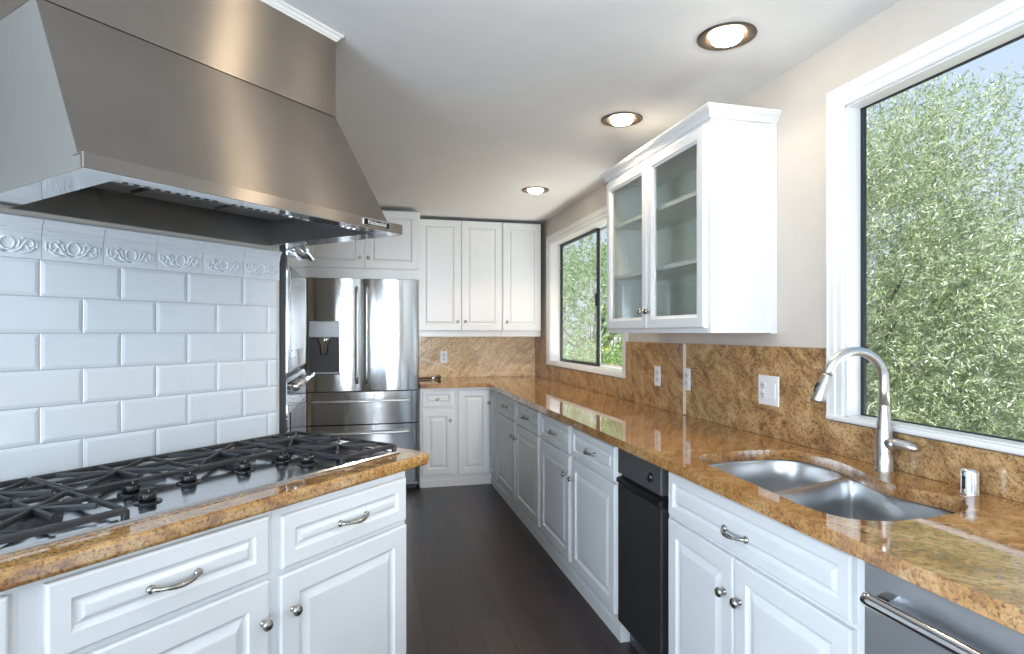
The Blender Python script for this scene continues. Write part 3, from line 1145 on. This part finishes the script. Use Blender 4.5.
def fridge_front(name, x0, x1, z0, z1, hole=None, b=.018):
    xs = sorted(set([x0 + (x1 - x0) * t for t in (0, .008, .018, .035, .06, .12, .2, .3, .4, .5, .6, .7, .8, .88, .94, .965, .982, .992, 1)] + ([hole[0], hole[1]] if hole else [])))
    zs = [z0, z1] if not hole else [z0, hole[2], hole[3], z1]
    mb = MB()
    v, idx = [], {}
    for i, x in enumerate(xs):
        for j, z in enumerate(zs):
            idx[i, j] = len(v)
            v.append((x, bulge(x, x0, x1, b), z))
    f = []
    for i in range(len(xs) - 1):
        for j in range(len(zs) - 1):
            if hole and j == 1 and xs[i] >= hole[0] - 1e-6 and xs[i + 1] <= hole[1] + 1e-6:
                continue
            f.append((idx[i, j], idx[i + 1, j], idx[i + 1, j + 1], idx[i, j + 1]))
    mb.add(v, f, True)
    ring = [(x, bulge(x, x0, x1, b)) for x in xs]
    for z in (z0, z1):
        n = len(ring)
        mb.add([(x, y, z) for x, y in ring] + [(x1, -.004, z), (x0, -.004, z)], [tuple(range(n + 2))])
    mb.add([(x0, -.004, z0), (x0, ring[0][1], z0), (x0, ring[0][1], z1), (x0, -.004, z1)], [(0, 1, 2, 3)])
    mb.add([(x1, -.004, z0), (x1, ring[-1][1], z0), (x1, ring[-1][1], z1), (x1, -.004, z1)], [(0, 1, 2, 3)])
    return mb.build(name, 'fridge', r)


xm = -.046 - FX0
hl_ = (-.478 - FX0, -.232 - FX0, 1.010, 1.462)
dl = fridge_front('door', 0.003, xm - .002, .872, 1.818, hl_)
dr = fridge_front('door', xm + .002, W - .003, .872, 1.818)
d1 = fridge_front('drawer', .003, W - .003, .592, .862, None, .022)
d2 = fridge_front('drawer', .003, W - .003, .075, .582, None, .022)
MB().box(.01, W - .01, -.045, -.003, .584, .870).build('gasket', 'black', r)
for dd, x in ((dl, -.088 - FX0), (dr, -.022 - FX0 + .012)):
    mb = MB().tube([(x, -.118, .935), (x, -.120, 1.0), (x, -.122, 1.34), (x, -.120, 1.68), (x, -.118, 1.75)], .0105, 14)
    for z in (.965, 1.72):
        mb.tube([(x, -.066, z), (x, -.118, z)], .008, 10)
    mb.build('handle', 'handle', dd)
for dd, z in ((d1, .788), (d2, .520)):
    mb = MB().tube([(.045, -.118, z), (.06, -.122, z), (W / 2, -.130, z), (W - .100, -.122, z), (W - .085, -.118, z)], .0105, 14)
    for x in (.075, W - .115):
        mb.tube([(x, -.072, z), (x, -.120, z)], .008, 10)
    mb.build('handle', 'handle', dd)
# dispenser set into the left door
hx0, hx1, hz0, hz1 = hl_
mb = MB()
y0 = -.072
mb.box(hx0, hx1, .028 + y0, .034 + y0 + .02, hz0, hz1)
mb.box(hx0, hx0 + .006, y0 - .004, .04 + y0, hz0, hz1).box(hx1 - .006, hx1, y0 - .004, .04 + y0, hz0, hz1).box(hx0, hx1, y0 - .004, .04 + y0, hz0, hz0 + .012)
ds = mb.build('dispenser', 'cavity', dl)
mb = MB().box(hx0 + .002, hx1 - .002, y0 - .010, .03 + y0, 1.325, hz1 - .002, .003)
cp = mb.build('dispenser_panel', 'disp', dl)
cx = (hx0 + hx1) / 2
MB().lathe([(.052, 1.325), (.052, 1.292), (.036, 1.258), (.034, 1.190), (.026, 1.175)], (cx, y0 + .010, 0), 'z', 18).build('dispenser_nozzle', 'oven', dl)
mb = MB().prism_x([(y0 + .028, hz0 + .012), (y0 - .006, hz0 + .012), (y0 - .006, hz0 + .022), (y0 + .028, hz0 + .030)], hx0 + .008, hx1 - .008)
mb.build('drip_tray', 'disp', dl)

# ------------------------------------------------------------------ wall ovens (seen edge on past the tile wall)
OX = -.352
r = thing('oven_tower', 'white tall cabinet housing the ovens, end of the tiled wall', 'cabinet', (OX - .01, 3.40, 0), PI / 2)
mb = MB()
w = .788
mb.box(-w, -w + .012, .0, .60, 0, 2.42).box(-.012, 0, 0, .60, 0, 2.42).box(-w + .012, -.012, .58, .60, 0, 2.42)
mb.box(-w + .012, -.012, 0, .58, 0, .40).box(-w + .012, -.012, 0, .58, 1.96, 2.42)
mb.build('body', 'paint', r)
r = thing('double_oven', 'mirror-finish stainless double wall oven seen edge-on beside the tiles', 'oven', (OX - .01, 3.386, 0), PI / 2)
w = .760
MB().box(-w, 0, .004, .56, .41, 1.95).build('housing', 'black', r)
MB().box(-w - .004, -w - .0005, -.026, .02, .41, 1.95).build('dark_reflection', 'black', r)  # added black strip, paints the dark reflection over the near door ends
MB().box(-w, 0, -.012, .004, 1.82, 1.945, .003).build('control_panel', 'oven', r)


def oven_door(z0, z1, hz):
    prof = [(0.004, z0), (-.020, z0), (-.030, z0 + .012), (-.034, (z0 + z1) / 2), (-.030, z1 - .015), (-.020, z1), (.004, z1)]
    d = MB().prism_x(prof, -w, 0).build('door', 'oven', r)
    MB().box(-w + .09, -.09, -.0355, -.031, z0 + .10, z1 - .15, .001).build('window', 'blackgloss', d)
    mb = MB().tube([(-w + .01, -.060, hz), (-w + .02, -.062, hz), (-.02, -.062, hz), (-.01, -.060, hz)], [.014, .019, .019, .014], 16)
    for x in (-w + .06, -.06):
        mb.tube([(x, -.028, hz - .006), (x, -.048, hz - .003), (x, -.060, hz)], [.011, .010, .012], 10)
    mb.build('handle', 'chrome', d)


oven_door(1.185, 1.805, 1.775)
oven_door(.43, 1.165, 1.135)

# ------------------------------------------------------------------ cooktop run on the left
LF = 1.41


def left_unit(u0, u1, label):
    x, y = UN(u0, LF)
    return cabinet('base_cabinet', label, 'cabinet', (x, y, 0), rotU, u1 - u0, .645, group='white base cabinets under the cooktop')


r = left_unit(.475, 1.043, 'white base cabinet under the cooktop, its pull nearest the camera')
drawer(r, .515 - .475, 1.023 - .475, .707, .864, (.767 - .475, .781), fr=.050, L=.110)
door(r, .515 - .475, 1.023 - .475, DO0, .690, (1.000 - .475, .582), .062)
r = left_unit(1.043, 1.592, 'white base cabinet under the cooktop, at the free end towards the refrigerator')
drawer(r, 1.064 - 1.043, 1.578 - 1.043, .703, .852, (1.327 - 1.043, .775), fr=.046, L=.110)
door(r, 1.058 - 1.043, 1.580 - 1.043, DO0, .686, (1.096 - 1.043, .583), .062)
r = left_unit(-.12, .475, 'white base cabinet cut off by the left picture edge')
door(r, .02, .576, DO0, .864, (.05, .60), .062)

poly = [UN(-.12, 1.382)]
ue, r0 = 1.722, .045
for k in range(9):
    a = -PI / 2 + k / 8 * PI / 2
    poly.append(UN(ue - r0 + r0 * math.cos(a), 1.382 + r0 + r0 * math.sin(a)))
poly += [UN(ue, 1.95), UN(1.570, 2.069), UN(-.12, 2.069)]
o = MB().prism_z(poly, .877, .918).build('worktop', 'granite_left', None, bevel=.011, seg=4, angle=1.0)
tag(o, 'speckled golden granite worktop slab under the black gas cooktop', 'worktop')

# ---- cooktop
x, y = UN(0, 0)
r = thing('gas_cooktop', 'wide stainless gas cooktop with black grates against white tiles', 'cooktop', (*UN(1.04, 1.77), .918), rotU)
CU, CN = 1.04, 1.77


def cl(u, n, z=0.0):
    return (u - CU, n - CN, z)


mb = MB()
u0, u1, n0, n1 = .44 - CU, 1.640 - CU, 1.478 - CN, 2.055 - CN
def ring(i, z):
    return [(u0 + i, n0 + i, z), (u1 - i, n0 + i, z), (u1 - i, n1 - i, z), (u0 + i, n1 - i, z)]
mb.rings([ring(0, 0.0005), ring(0, .004), ring(.004, .008), ring(.022, .0085), ring(.030, .0055)])
tray = mb.build('tray', 'tray', r)


def bar(mb, a, b, w=.011, h=.012, zt=.035):
    a, b = Vector(a), Vector(b)
    d = (b - a).normalized()
    p = Vector((-d.y, d.x)) * (w / 2)
    prof = [(-1, 0), (-1, h * .7), (-.55, h), (.55, h), (1, h * .7), (1, 0)]
    rr = []
    for q in (a, b):
        rr.append([(q.x + p.x * s_ - CU, q.y + p.y * s_ - CN, zt - h + hh) for s_, hh in prof])
    mb.rings(rr)


def foot(mb, u, n, zt=.030):
    mb.box(u - CU - .008, u - CU + .008, n - CN - .008, n - CN + .008, .0065, zt, .003)


def star(mb, u, n, ru, rn, clear=.0):
    for k in range(8):
        a = k * PI / 4
        e = (u + math.cos(a) * ru * (1.0 if k % 2 == 0 else 1.18), n + math.sin(a) * rn * (1.0 if k % 2 == 0 else 1.18))
        s0 = (u + math.cos(a) * .004, n + math.sin(a) * .004)
        bar(mb, s0, e, .0088, .013, .039)
    mb.lathe([(.007, .006), (.007, .026), (.013, .030), (.012, .0395), (.001, .040)], cl(u, n), 'z', 12)


def grate(ua, ub, na, nb, stars):
    mb = MB()
    bar(mb, (ua, na), (ub, na), .013, .015)
    bar(mb, (ua, nb), (ub, nb), .013, .015)
    bar(mb, (ua, na), (ua, nb), .010, .012)
    bar(mb, (ub, na), (ub, nb), .010, .012)
    for u in (ua, ub):
        for n in (na, nb):
            foot(mb, u, n)
    for (u, n, ru, rn) in stars:
        star(mb, u, n, ru, rn)
    return mb


g = grate(.452, .708, 1.494, 2.040, ((.590, 1.665, .112, .108), (.590, 1.900, .112, .108)))
bar(g, (.452, 1.775), (.708, 1.775), .010, .012)
g.build('grate', 'iron', r)
g = grate(.722, 1.360, 1.765, 2.040, ((.882, 1.905, .140, .118), (1.200, 1.905, .140, .118)))
bar(g, (1.041, 1.765), (1.041, 2.040), .010, .012)
g.build('grate', 'iron', r)
g = grate(1.374, 1.626, 1.494, 2.040, ((1.500, 1.650, .114, .120), (1.500, 1.900, .114, .120)))
bar(g, (1.374, 1.775), (1.626, 1.775), .010, .012)
g.build('grate', 'iron', r)
for u, n in ((.58, 1.65), (.58, 1.90), (.882, 1.905), (1.20, 1.905), (1.50, 1.65), (1.50, 1.90)):
    mb = MB().lathe([(.060, .0055), (.060, .0085), (.044, .010), (.042, .015), (.0385, .0155), (.038, .019), (.030, .0205), (.001, .0208)], cl(u, n), 'z', 24)
    mb.build('burner', 'iron', r)
for u, n in ((.812, 1.600), (.832, 1.722), (.978, 1.700), (1.155, 1.700), (1.310, 1.715), (1.328, 1.610)):
    mb = MB()
    mb.lathe([(.034, .0058), (.0335, .0085), (.029, .010), (.024, .0105)], cl(u, n), 'z', 24)
    mb.lathe([(.021, .0105), (.0205, .026), (.0185, .032), (.001, .033)], cl(u, n), 'z', 20)
    c = cl(u, n)
    mb.box(c[0] - .019, c[0] + .019, c[1] - .005, c[1] + .005, .028, .041, .003)
    kb = mb.build('control_knob', 'blackgloss', r)
    mb = MB().box(c[0] - .0012, c[0] + .0012, c[1] - .0056, c[1] - .0048, .031, .039)
    mb.build('pointer', 'chrome', kb)

# ------------------------------------------------------------------ range hood
r = thing('range_hood', 'large brushed stainless range hood over the cooktop', 'range hood', (*UN(1.09, 2.07), 1.715), rotU)
HU = 1.09
hw = .50
hn = 2.07


def hy(n):
    return n - hn


zl, zd, zc = .034, .436, CZ - 1.715 - .001
ud0, ud1, ub1 = .595 - HU, 1.500 - HU, 1.553 - HU      # canopy sides
nf, nc, nd = hy(1.420), hy(1.452), hy(1.664)
# side + canopy body: front sloped sheet
mb = MB()
th = .0015
mb.rings([[(ud0, nc, zl), (ub1, nc, zl), (ub1, nc + .012, zl), (ud0, nc + .012, zl)], [(ud0, nd, zd), (ud1, nd, zd), (ud1, nd + .012, zd), (ud0, nd + .012, zd)]])
mb.build('canopy', 'hood', r)
sheet = [(nc, zl), (nd, zd), (hy(2.068), zd), (hy(2.068), zl)]
for xb, xt, sg in ((ud0, ud0, -1), (ub1, ud1, 1)):
    MB().rings([[((xb if z < .1 else xt) + sg * e, y, z) for y, z in sheet] for e in (.0002, .0015)]).build('side_panel', 'hood_side', r)
# duct cover
mb = MB()
mb.box(ud0, ud1, nd - .0005, nd + .010, zd + .003, zc)
mb.box(ud0, ud0 + .01, nd + .01, hy(2.068), zd + .003, zc).box(ud1 - .01, ud1, nd + .01, hy(2.068), zd + .003, zc)
mb.build('duct_cover', 'hood', r)
# lip all round
lip = MB()
lip.box(-hw, hw, nf, nf + .012, .0, zl + .001, .0012)
lip.box(-hw, hw, nf + .012, nc + .014, zl - .004, zl + .001)
lip.build('lip', 'hood', r)
lip = MB()
lip.box(-hw, -hw + .012, nf + .012, hy(2.068), 0, zl).box(hw - .012, hw, nf + .012, hy(2.068), 0, zl)
lip.box(-hw + .012, hw - .012, hy(2.058), hy(2.068), 0, zl)
lip.build('lip_side', 'hood_side', r)
# polished underside rim
rim = MB()
rim.box(-hw + .001, hw - .001, nf + .001, nf + .050, -.0012, -.0002)
rim.box(-hw + .001, -hw + .085, nf + .050, hy(2.066), -.0012, -.0002).box(hw - .085, hw - .001, nf + .050, hy(2.066), -.0012, -.0002)
rim.build('underside_rim', 'hood_rim', r)
# recessed interior
cav = MB()
a0, a1, b0, b1 = -hw + .085, hw - .085, nf + .050, hy(2.050)
hz_ = .105
endp = [(b0, 0), (b1, 0), (b1, hz_), (b0 + .064, hz_), (b0 + .002, .022)]
cav.prism_x(endp, a0 - .003, a0).prism_x(endp, a1, a1 + .003)
cav.box(a0, a1, b1, b1 + .003, -.0, hz_)
cav.box(a0, a1, b0 + .06, b1, hz_ - .003, hz_)
cav.build('interior', 'hood_dark', r)
# slotted vent strip behind the front rim
vs = MB()
vs.prism_x([(b0 + .0005, -.0012), (b0 + .0005, .0), (b0 + .038, .004), (b0 + .038, .0028)], a0, a1)
vg = vs.build('vent_strip', 'hood_rim', r)
for bank in range(3):
    vs = MB()
    for k in range(bank * 10, bank * 10 + 10):
        u = a0 + .022 + (k + bank * 1.2) * .0247
        v0, v1 = b0 + .009, b0 + .027
        vs.rings([[(u, v0, -.0014), (u + .011, v0, -.0014), (u + .011, v0, .0), (u, v0, .0)], [(u + .006, v1, .0006), (u + .017, v1, .0006), (u + .017, v1, .002), (u + .006, v1, .002)]])
    vs.build('vent_grille', 'black', vg)
MB().box(a0, a1, b0 + .039, b0 + .044, .004, hz_).build('vent_backing', 'black', r)
for u in (-.20, .16):
    MB().lathe([(.010, .046), (.012, .038), (.010, .026), (.006, .020), (.001, .0195)], (u, b0 + .052, -.016), 'z', 14).build('filter_knob', 'blackgloss', r)
# halogen fittings and filters on the cavity top
for k in range(3):
    u = a0 + (a1 - a0) * (k + .5) / 3
    mb = MB()
    mb.box(u - .125, u + .125, b0 + .09, b1 - .05, hz_ - .016, hz_ - .003, .002)
    mb.build('filter', 'hood_dark', r)
# badge
bu0, bu1 = 1.398 - HU, 1.520 - HU
bd = MB().box(bu0, bu1, nf - .004, nf - .0002, .0075, .0285, .0015).build('badge', 'badge', r)
fr_ = MB()
for q in ((bu0 - .0008, bu1 + .0008, .0067, .0077), (bu0 - .0008, bu1 + .0008, .0283, .0293), (bu0 - .0008, bu0 + .0002, .0067, .0293), (bu1 - .0002, bu1 + .0008, .0067, .0293)):
    fr_.box(q[0], q[1], nf - .0046, nf - .0002, q[2], q[3])
fr_.build('badge_rim', 'badge_text', bd)
tc = bpy.data.curves.new('badge_lettering', 'FONT')
tc.body = 'KitchenAid'
tc.size = .0190
tc.offset = .0003
tc.align_x = 'CENTER'
tc.align_y = 'CENTER'
tc.extrude = .0004
tc.materials.append(M['badge_text'])
tmp = bpy.data.objects.new('badge_lettering', tc)
COL.objects.link(tmp)
bpy.context.view_layer.update()
tme = bpy.data.meshes.new_from_object(tmp.evaluated_get(bpy.context.evaluated_depsgraph_get()))
bpy.data.objects.remove(tmp)
tme.name = 'badge_lettering'
to = bpy.data.objects.new('badge_lettering', tme)
COL.objects.link(to)
to.parent = bd
to.location = ((bu0 + bu1) / 2, nf - .0047, .0182)
to.rotation_euler = (PI / 2, 0, 0)
# white crown where the duct meets the ceiling
mb = MB()
prof = [(.0, -.026), (.003, -.026), (.005, -.021), (.009, -.018), (.014, -.009), (.019, -.007), (.021, -.003), (.021, 0), (.0, 0)]
rings = []
for p_, z in prof:
    rings.append([(ud0 - p_, hy(2.068), zc + z), (ud0 - p_, nd - .001 - p_, zc + z), (ud1 + p_, nd - .001 - p_, zc + z), (ud1 + p_, hy(2.068), zc + z)])
mb.rings(rings)
mb.build('crown_molding', 'trim', r)

# ------------------------------------------------------------------ recessed ceiling lights
LIGHTS = ((1.283, 1.905, 'recessed ceiling light nearest the sink window'), (1.262, 2.775, 'recessed ceiling light in front of the glazed wall cabinet'),
          (1.245, 4.309, 'small recessed ceiling light farthest away, near the back cabinets'),
          (1.02, 1.56, 'added recessed ceiling light out of view, turned towards the cooktop and hood'))


def downlight():
    r = thing('recessed_light', '', 'ceiling light', (0, 0, CZ), 0, 'recessed ceiling lights')
    MB().lathe([(.104, -.0005), (.105, -.003), (.100, -.0055), (.092, -.006), (.080, -.003), (.068, -.001), (.068, -.0004)], (0, 0, 0), 'z', 40).build('trim_ring', 'baffle', r)
    MB().lathe([(.056, -.0015), (.056, -.010), (.048, -.018), (.030, -.024), (.010, -.026), (.001, -.0262)], (0, 0, 0), 'z', 28).build('lamp', 'lamp', r)
    return r


d0 = downlight()
for i, (x, y, lab) in enumerate(LIGHTS):
    o = d0 if i == 0 else copy_tree(d0)
    o.location = (x, y, CZ)
    o['label'] = lab
    aim = Vector((-.95, .25, -.72)) if i == 3 else Vector((0, 0, -1))     # the last one is added out of view, aimed to streak the hood
    light('downlight_glow', 'SPOT', (x, y, CZ - .035), (8, 20, 44, 22)[i], (1.0, 0.80, 0.56), aim.to_track_quat('-Z', 'Y').to_euler(),
          spot_size=math.radians((140, 136, 136, 108)[i]), spot_blend=(.3, .3, .3, .6)[i], shadow_soft_size=.05)

# ------------------------------------------------------------------ outdoors
struct('ground', MB().box(1.84, 40, -14, 45, -0.45, -0.40), 'soil')


def foliage_mesh(name, centre, radii, ntwigs, leaf=(.055, .012), seed=1, per=14, tw=.26, mat='leaf_olive', parent=None, cut=None, droop=0.1, shell=0.35):
    rng = np.random.default_rng(seed)
    # clumps inside an ellipsoid, denser towards the surface
    d = rng.normal(size=(ntwigs, 3))
    d /= np.linalg.norm(d, axis=1)[:, None]
    rad = rng.uniform(shell, 1.0, size=ntwigs) ** 0.6
    lump = 1 + .14 * np.sin(5 * d[:, 0] + seed) * np.cos(4 * d[:, 2] + 2 * seed) + .10 * np.sin(9 * d[:, 1] + 3 * d[:, 2])
    p = d * (rad * lump)[:, None] * np.array(radii)
    ax = d * np.array([1, 1, .8]) + rng.normal(scale=.55, size=(ntwigs, 3)) + np.array([0, 0, .35 - droop])
    ax /= np.linalg.norm(ax, axis=1)[:, None]
    t = (np.arange(per) / per)
    base = p[:, None, :] + ax[:, None, :] * (t[None, :, None] * tw)
    base = base.reshape(-1, 3)
    axr = np.repeat(ax, per, axis=0)
    n = len(base)
    ld = axr * .7 + rng.normal(scale=.62, size=(n, 3))
    ld /= np.linalg.norm(ld, axis=1)[:, None]
    up = rng.normal(size=(n, 3)) + np.array([0, 0, .8])
    sd = np.cross(ld, up)
    sd /= np.linalg.norm(sd, axis=1)[:, None] + 1e-9
    L = leaf[0] * rng.uniform(.7, 1.25, size=(n, 1))
    Wd = leaf[1] * rng.uniform(.75, 1.25, size=(n, 1))
    nrm = np.cross(sd, ld)
    v = np.empty((n, 4, 3))
    v[:, 0] = base
    v[:, 1] = base + ld * L * .5 + sd * Wd * .5 + nrm * L * .04
    v[:, 2] = base + ld * L
    v[:, 3] = base + ld * L * .5 - sd * Wd * .5 + nrm * L * .04
    if cut is not None:
        keep = cut(v[:, 0] + np.array(centre))
        v = v[keep]
        n = len(v)
    me = bpy.data.meshes.new(name)
    me.vertices.add(4 * n)
    me.vertices.foreach_set('co', v.reshape(-1).astype(np.float32))
    me.loops.add(4 * n)
    me.loops.foreach_set('vertex_index', np.arange(4 * n, dtype=np.int32))
    me.polygons.add(n)
    me.polygons.foreach_set('loop_start', np.arange(0, 4 * n, 4, dtype=np.int32))
    me.polygons.foreach_set('loop_total', np.full(n, 4, dtype=np.int32))
    me.update(calc_edges=True)
    me.materials.append(M[mat])
    o = bpy.data.objects.new(name, me)
    COL.objects.link(o)
    o.location = centre
    if parent:
        o.parent = parent
    o['kind'] = 'stuff'
    return o


def tree(label, base, centre, radii, ntwigs, seed, mat='leaf_olive', leaf=(.055, .012), trunk_r=.07, name='olive_tree', flowers=0, per=14, tw=.26, shell=.35):
    r = thing(name, label, 'tree' if 'tree' in name else 'shrub', base)
    c = tuple(centre[i] - base[i] for i in range(3))
    rnd = random.Random(seed)
    mb = MB()
    mid = (c[0] * .4 + .05, c[1] * .4, c[2] * .45)
    mb.tube([(0, 0, -.02), (.02, .01, mid[2] * .5), mid, (c[0] * .8, c[1] * .8, c[2] * .8)], [trunk_r * 1.25, trunk_r, trunk_r * .85, trunk_r * .6], 10)
    for k in range(12):
        a = rnd.uniform(0, 2 * PI)
        el = rnd.uniform(-.2, 1.2)
        f = rnd.uniform(.6, .85)
        e = (c[0] + math.cos(a) * math.cos(el) * radii[0] * f, c[1] + math.sin(a) * math.cos(el) * radii[1] * f, c[2] + math.sin(el) * radii[2] * f)
        s0 = tuple(mid[i] + (c[i] * .8 - mid[i]) * rnd.random() for i in range(3))
        q = tuple((s0[i] + e[i]) / 2 + rnd.uniform(-.08, .08) for i in range(3))
        mb.tube([s0, q, e], [trunk_r * .4, trunk_r * .25, trunk_r * .08], 6)
    mb.build('trunk', 'bark', r)
    foliage_mesh('foliage', c, radii, ntwigs, leaf, seed, per, tw, mat, r, shell=shell)
    if flowers:
        foliage_mesh('flowers', c, tuple(q * .97 for q in radii), flowers, (.06, .045), seed + 7, 4, .06, 'flower', r, shell=.8)
    return r


GZ = -0.40
tree('grey-green olive tree filling the sink window', (4.15, 4.40, GZ), (4.10, 4.45, 1.45), (1.25, 1.60, 2.10), 21000, 3, leaf=(.040, .0095), tw=.20)
tree('olive tree farther back, right of the first in the sink window', (7.0, 5.4, GZ), (7.0, 5.4, .8), (1.3, 1.7, 1.75), 7000, 11, leaf=(.060, .015))
tree('loose green tree seen through the far sliding window', (4.9, 12.4, GZ), (4.9, 12.4, 1.55), (1.6, 2.0, 1.9), 2600, 21, 'leaf_green', (.10, .030), .09, 'garden_tree', per=12, tw=.34)
tree('low shrub with yellow flowers below the far sliding window', (3.7, 8.9, GZ), (3.7, 8.9, .35), (.75, 1.5, .72), 1500, 31, 'leaf_green', (.07, .024), .03, 'flowering_shrub', flowers=90, tw=.2)
# neighbour's house beyond the trees
r = thing('neighbour_house', 'pale stucco neighbouring house half hidden behind the olive trees', 'house', (13.0, 9.2, GZ))
MB().box(-2.5, 2.5, -2.2, 3.4, 0, 2.0).build('walls', 'stucco', r)
mb = MB()
mb.rings([[(-2.8, -2.5, 2.0), (2.8, -2.5, 2.0), (0, -2.5, 2.9)], [(-2.8, 3.7, 2.0), (2.8, 3.7, 2.0), (0, 3.7, 2.9)]])
mb.build('roof', 'rooftile', r)
w = MB().box(-2.54, -2.5, -1.4, -.3, .8, 1.7).build('window_frame', 'trim', r)
MB().box(-2.545, -2.54, -1.33, -.37, .87, 1.63).build('pane', 'cavity', w)
r = thing('garden_wall', 'long pale garden wall behind the shrubs outside', 'wall', (8.6, 12.5, GZ))
MB().box(-.08, .08, -6.5, 11, 0, 1.75).build('wall_body', 'stucco', r)
MB().box(-.12, .12, -6.5, 11, 1.75, 1.82, .01).build('coping', 'slot', r)
